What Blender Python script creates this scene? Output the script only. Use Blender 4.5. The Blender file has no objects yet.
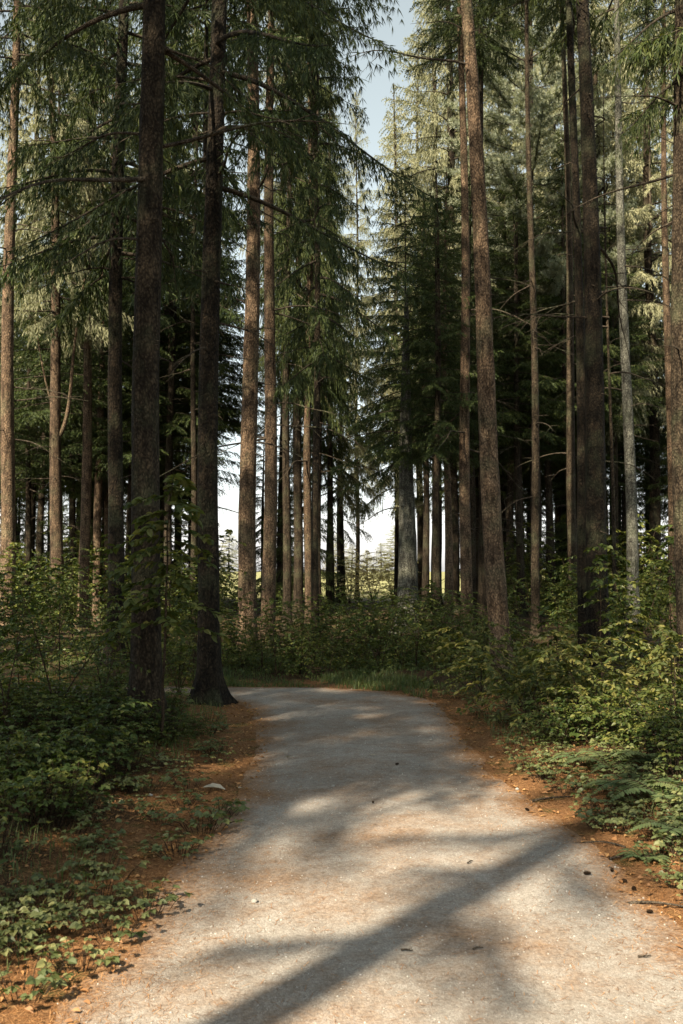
import bpy, math, numpy as np
from mathutils import Vector, Matrix
PI = math.pi
sc = bpy.context.scene
col = sc.collection
R = math.radians
F_PX, CAM_H, PITCH = 1000.0, 1.6, R(3.3)

# ---------------------------------------------------------------- helpers
def tag(o, label=None, cat=None, group=None, kind=None):
    if label: o['label'] = label
    if cat: o['category'] = cat
    if group: o['group'] = group
    if kind: o['kind'] = kind
    return o

class MB:
    """collects vertices / faces as numpy blocks, builds one mesh"""
    def __init__(s):
        s.v = []; s.n = 0; s.loops = []; s.sizes = []; s.mat = []; s.sm = []; s.tint = []
    def add(s, v, f, mat=0, smooth=False, tint=0.5):
        v = np.asarray(v, float).reshape(-1, 3); f = np.asarray(f, int)
        if len(v) == 0: return
        s.v.append(v); s.loops.append((f + s.n).ravel()); s.sizes.append(np.full(len(f), f.shape[1], int))
        s.mat.append(np.full(len(f), mat, int)); s.sm.append(np.full(len(f), smooth, bool))
        t = np.asarray(tint, float)
        s.tint.append(np.full(len(v), float(t)) if t.ndim == 0 else t)
        s.n += len(v)
    def mesh(s, name, mats, attr='tint'):
        me = bpy.data.meshes.new(name)
        v = np.concatenate(s.v); lo = np.concatenate(s.loops); sz = np.concatenate(s.sizes)
        me.vertices.add(len(v)); me.vertices.foreach_set('co', v.ravel().astype(np.float32))
        me.loops.add(len(lo)); me.loops.foreach_set('vertex_index', lo.astype(np.int32))
        me.polygons.add(len(sz))
        me.polygons.foreach_set('loop_start', np.concatenate([[0], np.cumsum(sz)[:-1]]).astype(np.int32))
        for m in (mats if isinstance(mats, (list, tuple)) else [mats]): me.materials.append(m)
        me.polygons.foreach_set('material_index', np.concatenate(s.mat).astype(np.int32))
        me.polygons.foreach_set('use_smooth', np.concatenate(s.sm))
        a = me.attributes.new(attr, 'FLOAT', 'POINT'); a.data.foreach_set('value', np.concatenate(s.tint).astype(np.float32))
        me.update(calc_edges=True); me.validate()
        return me

def link(name, me, parent=None, loc=(0, 0, 0), rot=(0, 0, 0), scale=(1, 1, 1)):
    o = bpy.data.objects.new(name, me); col.objects.link(o)
    o.location = loc; o.rotation_euler = rot; o.scale = scale if hasattr(scale, '__len__') else (scale,) * 3
    if parent is not None: o.parent = parent
    return o

def unit(a):
    a = np.asarray(a, float)
    return a / np.maximum(np.linalg.norm(a, axis=-1, keepdims=True), 1e-9)

def tube(mb, pts, rad, seg=6, mat=0, tint=0.5, rough=None, rng=None, cap=True):
    pts = np.asarray(pts, float); n = len(pts); rad = np.broadcast_to(np.asarray(rad, float), (n,))
    t = unit(np.gradient(pts, axis=0))
    ref = np.array([0, 0, 1.0]) if abs(t[:, 2]).mean() < 0.8 else np.array([1.0, 0, 0])
    a = unit(np.cross(t, ref)); b = np.cross(t, a)
    th = np.arange(seg) * 2 * PI / seg
    rr = rad[:, None] * np.ones((n, seg))
    if rough is not None: rr = rr * rough
    ring = pts[:, None] + rr[..., None] * (np.cos(th)[None, :, None] * a[:, None] + np.sin(th)[None, :, None] * b[:, None])
    i = np.arange(n - 1)[:, None] * seg; j = np.arange(seg)[None]; k = (j + 1) % seg
    f = np.stack([i + j, i + k, i + seg + k, i + seg + j], -1).reshape(-1, 4)
    mb.add(ring.reshape(-1, 3), f, mat, True, tint)
    if cap:
        c = np.vstack([pts[-1] + t[-1] * rad[-1] * .4, ring[-1]])
        mb.add(c, [(0, 1 + q, 1 + (q + 1) % seg) for q in range(seg)], mat, True, tint)

def needles(mb, p, d, ln, w, rng, mat=1, tint=None, jit=.35):
    """spiky slivers: triangles rooted at p along d"""
    n = len(p)
    d = unit(d + rng.normal(0, jit, (n, 3)))
    side = unit(np.cross(d, rng.normal(0, 1, (n, 3))))
    ln = ln * rng.uniform(.65, 1.25, n); w = w * rng.uniform(.7, 1.3, n)
    m = p + d * (ln * .4)[:, None]
    v = np.stack([p, m - side * (w / 2)[:, None], p + d * ln[:, None], m + side * (w / 2)[:, None]], 1)
    f = np.arange(n)[:, None] * 4 + np.array([[0, 1, 2, 3]])
    if tint is None: tint = rng.uniform(0, 1, n)
    mb.add(v.reshape(-1, 3), f, mat, False, np.repeat(tint, 4))

# ---------------------------------------------------------------- materials
def new_mat(name):
    m = bpy.data.materials.new(name); m.use_nodes = True
    nt = m.node_tree; nt.nodes.clear()
    return m, nt, lambda t, **k: mk(nt, t, **k)
def mk(nt, t, **k):
    n = nt.nodes.new(t)
    for a, b in k.items():
        if a.startswith('i_'):
            n.inputs[int(a[2:]) if a[2:].isdigit() else a[2:].replace('_', ' ')].default_value = b
        else: setattr(n, a, b)
    return n
def ramp(nt, stops, interp='LINEAR'):
    r = nt.nodes.new('ShaderNodeValToRGB'); cr = r.color_ramp; cr.interpolation = interp
    while len(cr.elements) < len(stops): cr.elements.new(.5)
    for e, (p, c) in zip(cr.elements, stops): e.position = p; e.color = (*c, 1)
    return r

def leaf_mat(name, stops, transl=.3, rough=.55, spec=.3):
    m, nt, N = new_mat(name); L = nt.links.new
    at = N('ShaderNodeAttribute', attribute_name='tint'); oi = N('ShaderNodeObjectInfo')
    ad = N('ShaderNodeMath', operation='MULTIPLY_ADD'); ad.inputs[1].default_value = .35
    sub = N('ShaderNodeMath', operation='MULTIPLY_ADD'); sub.inputs[1].default_value = .75; sub.inputs[2].default_value = -.05
    L(at.outputs['Fac'], sub.inputs[0]); L(oi.outputs['Random'], ad.inputs[0]); L(sub.outputs[0], ad.inputs[2])
    r = ramp(nt, stops); L(ad.outputs[0], r.inputs[0])
    p = N('ShaderNodeBsdfPrincipled'); p.inputs['Roughness'].default_value = rough; p.inputs['Specular IOR Level'].default_value = spec
    L(r.outputs[0], p.inputs['Base Color'])
    tr = N('ShaderNodeBsdfTranslucent'); g = N('ShaderNodeMix', data_type='RGBA', blend_type='MULTIPLY'); g.inputs[0].default_value = 1
    g.inputs[7].default_value = (1.5, 1.5, .6, 1)
    L(r.outputs[0], g.inputs[6]); L(g.outputs[2], tr.inputs[0])
    mx = N('ShaderNodeMixShader'); mx.inputs[0].default_value = transl
    L(p.outputs[0], mx.inputs[1]); L(tr.outputs[0], mx.inputs[2])
    o = N('ShaderNodeOutputMaterial'); L(mx.outputs[0], o.inputs[0])
    return m

M_SPRUCE = leaf_mat('spruce needles', [(0, (.013, .025, .008)), (.5, (.033, .052, .013)), (1, (.085, .098, .024))], .2, .6, .25)
M_SPRUCE_SUN = leaf_mat('sunlit spruce needles', [(0, (.12, .127, .066)), (.5, (.205, .21, .122)), (1, (.32, .31, .19))], .2, .6, .25)  # lit copy of the spruce needles: sunlight on far crowns put into the colour
M_PINE = leaf_mat('white pine needles', [(0, (.15, .18, .13)), (.5, (.23, .26, .19)), (1, (.33, .34, .23))], .2, .55, .35)
M_LEAF = leaf_mat('broad leaves', [(0, (.022, .042, .009)), (.5, (.054, .080, .017)), (1, (.155, .155, .036))], .3, .5, .35)
M_LEAFY = leaf_mat('yellow green leaves', [(0, (.035, .053, .013)), (.5, (.082, .10, .026)), (1, (.24, .205, .062))], .35, .5, .35)
M_WEED = leaf_mat('weed leaves', [(0, (.045, .064, .022)), (.5, (.095, .115, .042)), (1, (.21, .21, .085))], .25, .5, .4)
M_FERN = leaf_mat('fern fronds', [(0, (.045, .08, .035)), (.5, (.085, .12, .05)), (1, (.16, .18, .07))], .3, .5, .3)
M_GRASS = leaf_mat('grass blades', [(0, (.030, .058, .018)), (.5, (.060, .092, .028)), (1, (.13, .14, .05))], .3, .5, .3)
M_DRYN = leaf_mat('dry needles', [(0, (.10, .045, .018)), (.5, (.27, .125, .045)), (1, (.46, .27, .12))], .0, .6, .3)
M_DRYL = leaf_mat('dry leaves', [(0, (.14, .07, .03)), (.5, (.26, .13, .05)), (1, (.42, .26, .11))], .15, .6, .3)
M_PALE = leaf_mat('pale dead leaf', [(0, (.26, .23, .17)), (1, (.42, .385, .31))], .15, .6, .3)
M_STRAW = leaf_mat('straw flowers', [(0, (.30, .26, .12)), (.5, (.52, .42, .28)), (1, (.72, .60, .47))], .3, .6, .2)

def bark_mat(name, dark, mid, light, scale=1.0):
    m, nt, N = new_mat(name); L = nt.links.new
    tc = N('ShaderNodeTexCoord'); mp = N('ShaderNodeMapping'); mp.inputs['Scale'].default_value = (1, 1, .6)
    L(tc.outputs['Object'], mp.inputs[0])
    vo = N('ShaderNodeTexVoronoi', feature='F1'); vo.inputs['Scale'].default_value = 50 * scale
    n0 = N('ShaderNodeTexNoise'); n0.inputs['Scale'].default_value = 9; n0.inputs['Detail'].default_value = 5
    n1 = N('ShaderNodeTexNoise'); n1.inputs['Scale'].default_value = 1.6; n1.inputs['Detail'].default_value = 3
    dis = N('ShaderNodeMix', data_type='RGBA'); dis.inputs[0].default_value = .06
    L(mp.outputs[0], dis.inputs[6]); L(n0.outputs['Color'], dis.inputs[7]); L(mp.outputs[0], n0.inputs[0]); L(tc.outputs['Object'], n1.inputs[0])
    L(dis.outputs[2], vo.inputs[0])
    a = N('ShaderNodeMath', operation='MULTIPLY_ADD'); a.inputs[1].default_value = .55
    L(vo.outputs['Distance'], a.inputs[0])
    b = N('ShaderNodeMath', operation='MULTIPLY'); b.inputs[1].default_value = .75; L(n0.outputs['Fac'], b.inputs[0]); L(b.outputs[0], a.inputs[2])
    r = ramp(nt, [(.25, light), (.5, mid), (.78, dark)]); L(a.outputs[0], r.inputs[0])
    li = N('ShaderNodeMix', data_type='RGBA', blend_type='MIX')
    r1 = ramp(nt, [(.52, (0, 0, 0)), (.72, (1, 1, 1))]); L(n1.outputs['Fac'], r1.inputs[0])
    s = N('ShaderNodeMath', operation='MULTIPLY'); s.inputs[1].default_value = .45; L(r1.outputs[0], s.inputs[0]); L(s.outputs[0], li.inputs[0])
    L(r.outputs[0], li.inputs[6]); li.inputs[7].default_value = (.10, .12, .065, 1)      # lichen patches
    oi = N('ShaderNodeObjectInfo'); hs = N('ShaderNodeHueSaturation')
    v = N('ShaderNodeMapRange'); v.inputs[3].default_value = .75; v.inputs[4].default_value = 1.25; L(oi.outputs['Random'], v.inputs[0]); L(v.outputs[0], hs.inputs['Value'])
    L(li.outputs[2], hs.inputs['Color'])
    p = N('ShaderNodeBsdfPrincipled'); p.inputs['Roughness'].default_value = .9; p.inputs['Specular IOR Level'].default_value = .15
    L(hs.outputs[0], p.inputs['Base Color'])
    ck = N('ShaderNodeTexNoise'); ck.inputs['Scale'].default_value = 16; ck.inputs['Detail'].default_value = 4; m3 = N('ShaderNodeMapping'); m3.inputs['Scale'].default_value = (1, 1, .16)
    L(tc.outputs['Object'], m3.inputs[0]); L(m3.outputs[0], ck.inputs[0])
    ve = N('ShaderNodeTexVoronoi', feature='DISTANCE_TO_EDGE'); ve.inputs['Scale'].default_value = 24 * scale ** .5; L(dis.outputs[2], ve.inputs[0])
    re2 = ramp(nt, [(.02, (.45, .43, .41)), (.16, (1, 1, 1))]); L(ve.outputs['Distance'], re2.inputs[0])
    rc = ramp(nt, [(.36, (.35, .33, .31)), (.5, (1, 1, 1))]); L(ck.outputs['Fac'], rc.inputs[0])
    mc = N('ShaderNodeMix', data_type='RGBA', blend_type='MULTIPLY'); mc.inputs[0].default_value = .8; L(hs.outputs[0], mc.inputs[6]); L(rc.outputs[0], mc.inputs[7]); md = N('ShaderNodeMix', data_type='RGBA', blend_type='MULTIPLY'); md.inputs[0].default_value = .75; L(mc.outputs[2], md.inputs[6]); L(re2.outputs[0], md.inputs[7]); L(md.outputs[2], p.inputs['Base Color'])
    bp = N('ShaderNodeBump'); bp.inputs['Strength'].default_value = .9; bp.inputs['Distance'].default_value = .03; bp.invert = True
    L(a.outputs[0], bp.inputs['Height']); L(bp.outputs[0], p.inputs['Normal'])
    o = N('ShaderNodeOutputMaterial'); L(p.outputs[0], o.inputs[0])
    return m
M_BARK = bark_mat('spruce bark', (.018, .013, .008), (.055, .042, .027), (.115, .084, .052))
M_BARK_SHADE = bark_mat('shaded spruce bark', (.010, .008, .005), (.032, .024, .015), (.075, .054, .032))  # shaded copy of the spruce bark: shade on near trunks painted into the colour
M_BARK_SUN = bark_mat('sunlit bark', (.06, .042, .027), (.17, .117, .074), (.29, .205, .13))  # lit copy of the bark: warm sun on the trunks painted into the colour
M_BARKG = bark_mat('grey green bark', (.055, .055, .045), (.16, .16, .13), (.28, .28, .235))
M_TWIG = bark_mat('dead twig bark', (.04, .033, .024), (.115, .092, .066), (.22, .18, .13), 2)
M_STEM = bark_mat('shrub stem bark', (.045, .032, .02), (.11, .075, .045), (.17, .12, .07), 3)

def ground_mat():
    m, nt, N = new_mat('forest floor'); L = nt.links.new
    g = N('ShaderNodeNewGeometry'); d = N('ShaderNodeAttribute', attribute_name='tint')     # metres from the path edge
    fa = N('ShaderNodeAttribute', attribute_name='field')
    n1 = N('ShaderNodeTexNoise'); n1.inputs['Scale'].default_value = 1.1; n1.inputs['Detail'].default_value = 8; n1.inputs['Roughness'].default_value = .65
    n2 = N('ShaderNodeTexNoise'); n2.inputs['Scale'].default_value = 38; n2.inputs['Detail'].default_value = 6; n2.inputs['Roughness'].default_value = .7
    n3 = N('ShaderNodeTexNoise'); n3.inputs['Scale'].default_value = 3.3; n3.inputs['Detail'].default_value = 5
    for n in (n1, n2, n3): L(g.outputs['Position'], n.inputs[0])
    litter = ramp(nt, [(.28, (.06, .032, .016)), (.48, (.155, .078, .034)), (.66, (.27, .15, .07)), (.8, (.40, .27, .15))]); L(n2.outputs['Fac'], litter.inputs[0])
    humus = ramp(nt, [(.3, (.020, .015, .009)), (.55, (.055, .036, .019)), (.75, (.12, .07, .032))]); L(n2.outputs['Fac'], humus.inputs[0])
    moss = ramp(nt, [(.3, (.022, .034, .010)), (.7, (.065, .085, .025))]); L(n2.outputs['Fac'], moss.inputs[0])
    # litter near the path
    a = N('ShaderNodeMath', operation='MULTIPLY_ADD'); a.inputs[1].default_value = 1.5; L(n1.outputs['Fac'], a.inputs[0])
    dm = N('ShaderNodeMath', operation='MULTIPLY'); dm.inputs[1].default_value = -.75; L(d.outputs['Fac'], dm.inputs[0]); L(dm.outputs[0], a.inputs[2])
    k = ramp(nt, [(.12, (0, 0, 0)), (.38, (1, 1, 1))]); L(a.outputs[0], k.inputs[0])
    mx = N('ShaderNodeMix', data_type='RGBA'); L(k.outputs[0], mx.inputs[0]); L(humus.outputs[0], mx.inputs[6]); L(litter.outputs[0], mx.inputs[7])
    k2 = ramp(nt, [(.55, (0, 0, 0)), (.64, (1, 1, 1))]); L(n3.outputs['Fac'], k2.inputs[0])
    s = N('ShaderNodeMath', operation='MULTIPLY'); s.inputs[1].default_value = .65; L(k2.outputs[0], s.inputs[0])
    mx2 = N('ShaderNodeMix', data_type='RGBA'); L(s.outputs[0], mx2.inputs[0]); L(mx.outputs[2], mx2.inputs[6]); L(moss.outputs[0], mx2.inputs[7])
    fld = ramp(nt, [(.3, (.13, .15, .05)), (.7, (.30, .27, .14))]); L(n3.outputs['Fac'], fld.inputs[0])
    mx3 = N('ShaderNodeMix', data_type='RGBA'); L(fa.outputs['Fac'], mx3.inputs[0]); L(mx2.outputs[2], mx3.inputs[6]); L(fld.outputs[0], mx3.inputs[7])
    p = N('ShaderNodeBsdfPrincipled'); p.inputs['Roughness'].default_value = .95; p.inputs['Specular IOR Level'].default_value = .1
    L(mx3.outputs[2], p.inputs['Base Color'])
    b = N('ShaderNodeBump'); b.inputs['Strength'].default_value = .8; b.inputs['Distance'].default_value = .03
    L(n2.outputs['Fac'], b.inputs['Height']); L(b.outputs[0], p.inputs['Normal'])
    o = N('ShaderNodeOutputMaterial'); L(p.outputs[0], o.inputs[0])
    return m

def path_mat():
    m, nt, N = new_mat('gravel path'); L = nt.links.new
    g = N('ShaderNodeNewGeometry'); d = N('ShaderNodeAttribute', attribute_name='tint')     # metres inside the edge
    vo = N('ShaderNodeTexVoronoi'); vo.inputs['Scale'].default_value = 170
    vb = N('ShaderNodeTexVoronoi'); vb.inputs['Scale'].default_value = 36
    n1 = N('ShaderNodeTexNoise'); n1.inputs['Scale'].default_value = 1.3; n1.inputs['Detail'].default_value = 7; n1.inputs['Roughness'].default_value = .62
    n2 = N('ShaderNodeTexNoise'); n2.inputs['Scale'].default_value = 60; n2.inputs['Detail'].default_value = 4
    n4 = N('ShaderNodeTexNoise'); n4.inputs['Scale'].default_value = 14; n4.inputs['Detail'].default_value = 6; n4.inputs['Roughness'].default_value = .7
    for n in (vo, vb, n1, n2, n4): L(g.outputs['Position'], n.inputs[0])
    sx = N('ShaderNodeSeparateColor'); L(vo.outputs['Color'], sx.inputs[0])
    stones = ramp(nt, [(.0, (.23, .21, .185)), (.35, (.315, .295, .265)), (.7, (.38, .36, .33)), (1, (.47, .45, .42))]); L(sx.outputs[0], stones.inputs[0])
    fine = ramp(nt, [(.3, (.17, .152, .13)), (.7, (.37, .345, .31))]); L(n2.outputs['Fac'], fine.inputs[0])
    f4 = ramp(nt, [(.4, (0, 0, 0)), (.62, (1, 1, 1))]); L(n4.outputs['Fac'], f4.inputs[0])
    f4s = N('ShaderNodeMath', operation='MULTIPLY'); f4s.inputs[1].default_value = .8; L(f4.outputs[0], f4s.inputs[0])
    m1 = N('ShaderNodeMix', data_type='RGBA'); L(f4s.outputs[0], m1.inputs[0]); L(stones.outputs[0], m1.inputs[6]); L(fine.outputs[0], m1.inputs[7])
    # brown needle dust: strong at the edge, patchy inside
    litter = ramp(nt, [(.3, (.11, .055, .024)), (.5, (.24, .13, .06)), (.72, (.40, .26, .14))]); L(n2.outputs['Fac'], litter.inputs[0])
    a = N('ShaderNodeMath', operation='MULTIPLY_ADD'); a.inputs[1].default_value = 1.25; L(n1.outputs['Fac'], a.inputs[0])
    dm = N('ShaderNodeMath', operation='MULTIPLY'); dm.inputs[1].default_value = -1.25; L(d.outputs['Fac'], dm.inputs[0])
    mn = N('ShaderNodeMath', operation='MAXIMUM'); mn.inputs[1].default_value = -.37; L(dm.outputs[0], mn.inputs[0]); L(mn.outputs[0], a.inputs[2])
    a2 = N('ShaderNodeMath', operation='MULTIPLY_ADD'); a2.inputs[1].default_value = .35; L(n4.outputs['Fac'], a2.inputs[0]); L(a.outputs[0], a2.inputs[2])
    k = ramp(nt, [(.35, (0, 0, 0)), (.82, (1, 1, 1))]); L(a2.outputs[0], k.inputs[0])
    m2 = N('ShaderNodeMix', data_type='RGBA'); L(k.outputs[0], m2.inputs[0]); L(m1.outputs[2], m2.inputs[6]); L(litter.outputs[0], m2.inputs[7])
    p = N('ShaderNodeBsdfPrincipled'); p.inputs['Roughness'].default_value = .9; p.inputs['Specular IOR Level'].default_value = .2
    L(m2.outputs[2], p.inputs['Base Color'])
    n6 = N('ShaderNodeTexNoise'); n6.inputs['Scale'].default_value = .55; n6.inputs['Detail'].default_value = 5; L(g.outputs['Position'], n6.inputs[0])
    r6 = ramp(nt, [(.35, (.63, .605, .57)), (.65, (.87, .85, .82))]); L(n6.outputs['Fac'], r6.inputs[0])
    m6 = N('ShaderNodeMix', data_type='RGBA', blend_type='MULTIPLY'); m6.inputs[0].default_value = 1; L(m2.outputs[2], m6.inputs[6]); L(r6.outputs[0], m6.inputs[7]); L(m6.outputs[2], p.inputs['Base Color'])
    hb = N('ShaderNodeMath', operation='ADD'); L(vo.outputs['Distance'], hb.inputs[0]); L(n2.outputs['Fac'], hb.inputs[1])
    b = N('ShaderNodeBump'); b.inputs['Strength'].default_value = .4; b.inputs['Distance'].default_value = .006; b.invert = True
    L(hb.outputs[0], b.inputs['Height']); L(b.outputs[0], p.inputs['Normal'])
    o = N('ShaderNodeOutputMaterial'); L(p.outputs[0], o.inputs[0])
    return m

def stone_mat():
    m, nt, N = new_mat('stone'); L = nt.links.new
    oi = N('ShaderNodeAttribute', attribute_name='tint'); r = ramp(nt, [(0, (.16, .145, .125)), (.6, (.34, .32, .28)), (1, (.55, .53, .49))]); L(oi.outputs['Fac'], r.inputs[0])
    n = N('ShaderNodeTexNoise'); n.inputs['Scale'].default_value = 90
    x = N('ShaderNodeMix', data_type='RGBA', blend_type='MULTIPLY'); x.inputs[0].default_value = .5; L(r.outputs[0], x.inputs[6]); L(n.outputs['Color'], x.inputs[7])
    p = N('ShaderNodeBsdfPrincipled'); p.inputs['Roughness'].default_value = .85; L(x.outputs[2], p.inputs['Base Color'])
    o = N('ShaderNodeOutputMaterial'); L(p.outputs[0], o.inputs[0])
    return m
M_STONE = stone_mat()
M_CONE = bark_mat('cone scales', (.03, .018, .010), (.085, .05, .026), (.17, .105, .055), 4)

# ---------------------------------------------------------------- ground and path
rng = np.random.default_rng(7)
def px2x(px, Y): return (px - 341.5) / F_PX * Y
L_EDGE = [(-1.15, -14), (-1.02, 2), (-1.0, 3.5), (-.92, 4.7), (-.76, 7.0), (-.72, 8.6), (-.80, 9.8), (-1.0, 11.2), (-1.3, 12.35), (-2.1, 12.75), (-4, 12.7), (-9, 12.0), (-20, 9)]
R_EDGE = [(1.8, -14), (1.58, 2), (1.55, 3.5), (1.50, 4.4), (1.42, 5.2), (1.36, 6.6), (1.22, 7.6), (1.17, 9.1), (1.18, 11), (1.08, 12.4), (.72, 13.15), (.1, 13.55), (-1, 13.75), (-4, 13.9), (-9, 13.4), (-20, 10.6)]
def resample(pl, n):
    p = np.array(pl, float)
    for _ in range(2):                                                                  # corner cutting for a soft curve
        q = .75 * p[:-1] + .25 * p[1:]; r = .25 * p[:-1] + .75 * p[1:]
        p = np.vstack([p[:1], np.stack([q, r], 1).reshape(-1, 2), p[-1:]])
    s = np.concatenate([[0], np.cumsum(np.linalg.norm(np.diff(p, axis=0), axis=1))])
    t = np.linspace(0, s[-1], n)
    return np.stack([np.interp(t, s, p[:, 0]), np.interp(t, s, p[:, 1])], 1)
NL = 620
le, re_ = resample(L_EDGE, NL), resample(R_EDGE, NL)
def wob(n, seed, amp, k):
    r = np.random.default_rng(seed); x = r.normal(0, 1, n + 4 * k); w = np.hanning(2 * k + 1); w /= w.sum() ** .5 * .9
    return np.convolve(x, w, 'same')[2 * k:2 * k + n] * amp * .6
nrm = unit(re_ - le)
le += nrm * (wob(NL, 1, .05, 10) + wob(NL, 2, .025, 2))[:, None]; re_ += nrm * (wob(NL, 3, .06, 10) + wob(NL, 4, .03, 2))[:, None]
EDGE = np.vstack([le, re_[::-1]])
def sdist(x, y):
    """signed distance to the path polygon: > 0 outside"""
    x = np.asarray(x, float).ravel(); y = np.asarray(y, float).ravel(); out = np.empty(len(x))
    a, b = EDGE[:, 0], EDGE[:, 1]; a2, b2 = np.roll(a, -1), np.roll(b, -1)
    for i in range(0, len(x), 4000):
        X, Y = x[i:i + 4000, None], y[i:i + 4000, None]
        dd = np.sqrt(((X - a) ** 2 + (Y - b) ** 2).min(1))
        with np.errstate(divide='ignore', invalid='ignore'):
            cr = ((b > Y) != (b2 > Y)) & (X < (a2 - a) * (Y - b) / (b2 - b) + a)
        out[i:i + 4000] = np.where(cr.sum(1) % 2 == 1, -dd, dd)
    return out
def gh(x, y, d=None):
    x = np.asarray(x, float); y = np.asarray(y, float)
    if d is None: d = sdist(x, y).reshape(x.shape)
    k = np.clip((d - .05) / 1.6, 0, 1); k = k * k * (3 - 2 * k)
    h = .055 * np.sin(x * 1.3 + 1.1 * np.sin(y * .7)) + .05 * np.sin(y * 1.7 + x * .6) + .10 * np.sin(x * .33 + y * .21) + .09
    return k * h * (1 / (1 + np.maximum(0, np.hypot(x, y) - 60) / 20))
def gz(x, y): return float(gh(np.array([x]), np.array([y]))[0])

def axis(lo, hi, step, far):
    m = np.arange(lo, hi + 1e-6, step); o = [m]; s = step; e = hi
    while e < far: s *= 1.35; e += s; o.append([e])
    p = np.concatenate(o); s = step; e = lo; q = []
    while e > -far: s *= 1.35; e -= s; q.append(e)
    return np.concatenate([q[::-1], p])
gx, gy = axis(-7, 7, .11, 700), axis(1.5, 22, .11, 700)
X, Y = np.meshgrid(gx, gy); D = sdist(X, Y).reshape(X.shape)
Z = gh(X, Y, D)
mb = MB(); nx, ny = len(gx), len(gy)
i = np.arange(ny - 1)[:, None] * nx; j = np.arange(nx - 1)[None]
fq = np.stack([i + j, i + j + 1, i + nx + j + 1, i + nx + j], -1).reshape(-1, 4)
mb.add(np.stack([X, Y, Z], -1), fq, 0, True, np.maximum(D, 0).ravel())
me = mb.mesh('forest_floor', ground_mat())
a = me.attributes.new('field', 'FLOAT', 'POINT'); a.data.foreach_set('value', np.clip((Y.ravel() - 50) / 6, 0, 1).astype(np.float32))
tag(link('ground', me), kind='structure')
# path sheet, 4 mm above the ground sheet
NA = 40; u = np.linspace(0, 1, NA)
P = le[:, None] * (1 - u)[None, :, None] + re_[:, None] * u[None, :, None]
dd = np.abs(sdist(P[..., 0], P[..., 1])).reshape(NL, NA); dd[:, 0] = 0; dd[:, -1] = 0
crown = .004 + .025 * np.clip(dd / .9, 0, 1) ** 1.0
mb = MB(); i = np.arange(NL - 1)[:, None] * NA; j = np.arange(NA - 1)[None]
mb.add(np.dstack([P, crown[..., None]]), np.stack([i + j, i + j + 1, i + NA + j + 1, i + NA + j], -1).reshape(-1, 4), 0, True, dd.ravel())
tag(link('path', mb.mesh('path_gravel', path_mat())), kind='structure')
def path_z(d): return .004 + .025 * np.clip(d / .9, 0, 1)
def surf_z(x, y):
    d = sdist(x, y)
    return np.where(d > 0, gh(np.asarray(x), np.asarray(y), d), path_z(-d))

# ---------------------------------------------------------------- foliage builders
def spruce_crown(seed, H, L, n_br, droop=.45, hang=.75, step=.11, nl=.15, nw=.028, per=3, low_bare=.15, mats=None, gap=.0):
    """a Norway spruce crown standing on z=0 (its lowest limb): limbs, side twigs, hanging needle sprays"""
    r = np.random.default_rng(seed); mb = MB()
    tube(mb, [(0, 0, z) for z in np.linspace(H * .35, H * 1.02, 8)], np.linspace(.05, .008, 8), 6, 0)
    for i in range(n_br):
        t = (i + r.uniform(0, 1)) / n_br
        z = H * t; ln = L * (.10 + .90 * (1 - t) ** .8) * r.uniform(.6, 1.15) * (.75 + .25 * min(1, t / .12))
        az = i * 2.39996 + r.uniform(-.5, .5)
        if gap and r.uniform() < gap: continue
        e = -.12 + .75 * t ** 1.3 + r.normal(0, .08); dr = droop * (1 - .7 * t) * r.uniform(.7, 1.3)
        n = 14; s = np.linspace(0, 1, n)
        rad = ln * s; side = ln * .12 * r.normal() * s ** 2
        zz = z + ln * (e * s - dr * s ** 2 + .42 * dr * s ** 4)
        ca, sa = math.cos(az), math.sin(az)
        pts = np.stack([rad * ca - side * sa, rad * sa + side * ca, zz], 1)
        r0 = .012 + .010 * ln
        tube(mb, pts, np.linspace(r0, .004, n), 4, 0, cap=False)
        tan = unit(np.gradient(pts, axis=0))
        # side twigs
        s0 = .12 + low_bare * (1 - t)
        ns = int(ln * (1 - s0) / step) + 2
        ss = np.linspace(s0, .99, ns) + r.uniform(-.02, .02, ns); ss = np.clip(ss, 0, 1)
        base = np.stack([np.interp(ss, s, pts[:, q]) for q in range(3)], 1)
        td = np.stack([np.interp(ss, s, tan[:, q]) for q in range(3)], 1)
        lat = np.stack([-td[:, 1], td[:, 0], np.zeros(ns)], 1); lat = unit(lat)
        for q in range(ns):
            for sg in (-1, 1):
                tl = (.22 + .24 * ln * (1.05 - ss[q]) * (.35 + ss[q])) * r.uniform(.5, 1.25)
                d0 = unit(td[q] * .6 + sg * lat[q] * r.uniform(.5, 1.0) + np.array([0, 0, -.15 + r.normal(0, .12)]))
                m = max(3, int(tl / .055)); w = np.linspace(.08, 1, m)
                hg = hang * tl * r.uniform(.4, 1.3)
                tp = base[q] + d0 * (tl * w)[:, None] * np.array([1, 1, 1]) - np.array([0, 0, 1]) * (hg * w ** 1.7)[:, None]
                tdir = unit(np.gradient(tp, axis=0))
                bp = np.repeat(tp, per, 0); bd = np.repeat(tdir, per, 0) * .75
                bd[:, 2] -= .45 * hang
                needles(mb, bp, bd, nl * (.7 + .5 * (1 - t)), nw, r, 1, jit=.33)
        needles(mb, np.repeat(pts[int(n * (s0 + .1)):], 5, 0), np.repeat(tan[int(n * (s0 + .1)):], 5, 0), nl, nw, r, 1, jit=.6)
    return mb.mesh('spruce_crown', mats or [M_TWIG, M_SPRUCE])

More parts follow.
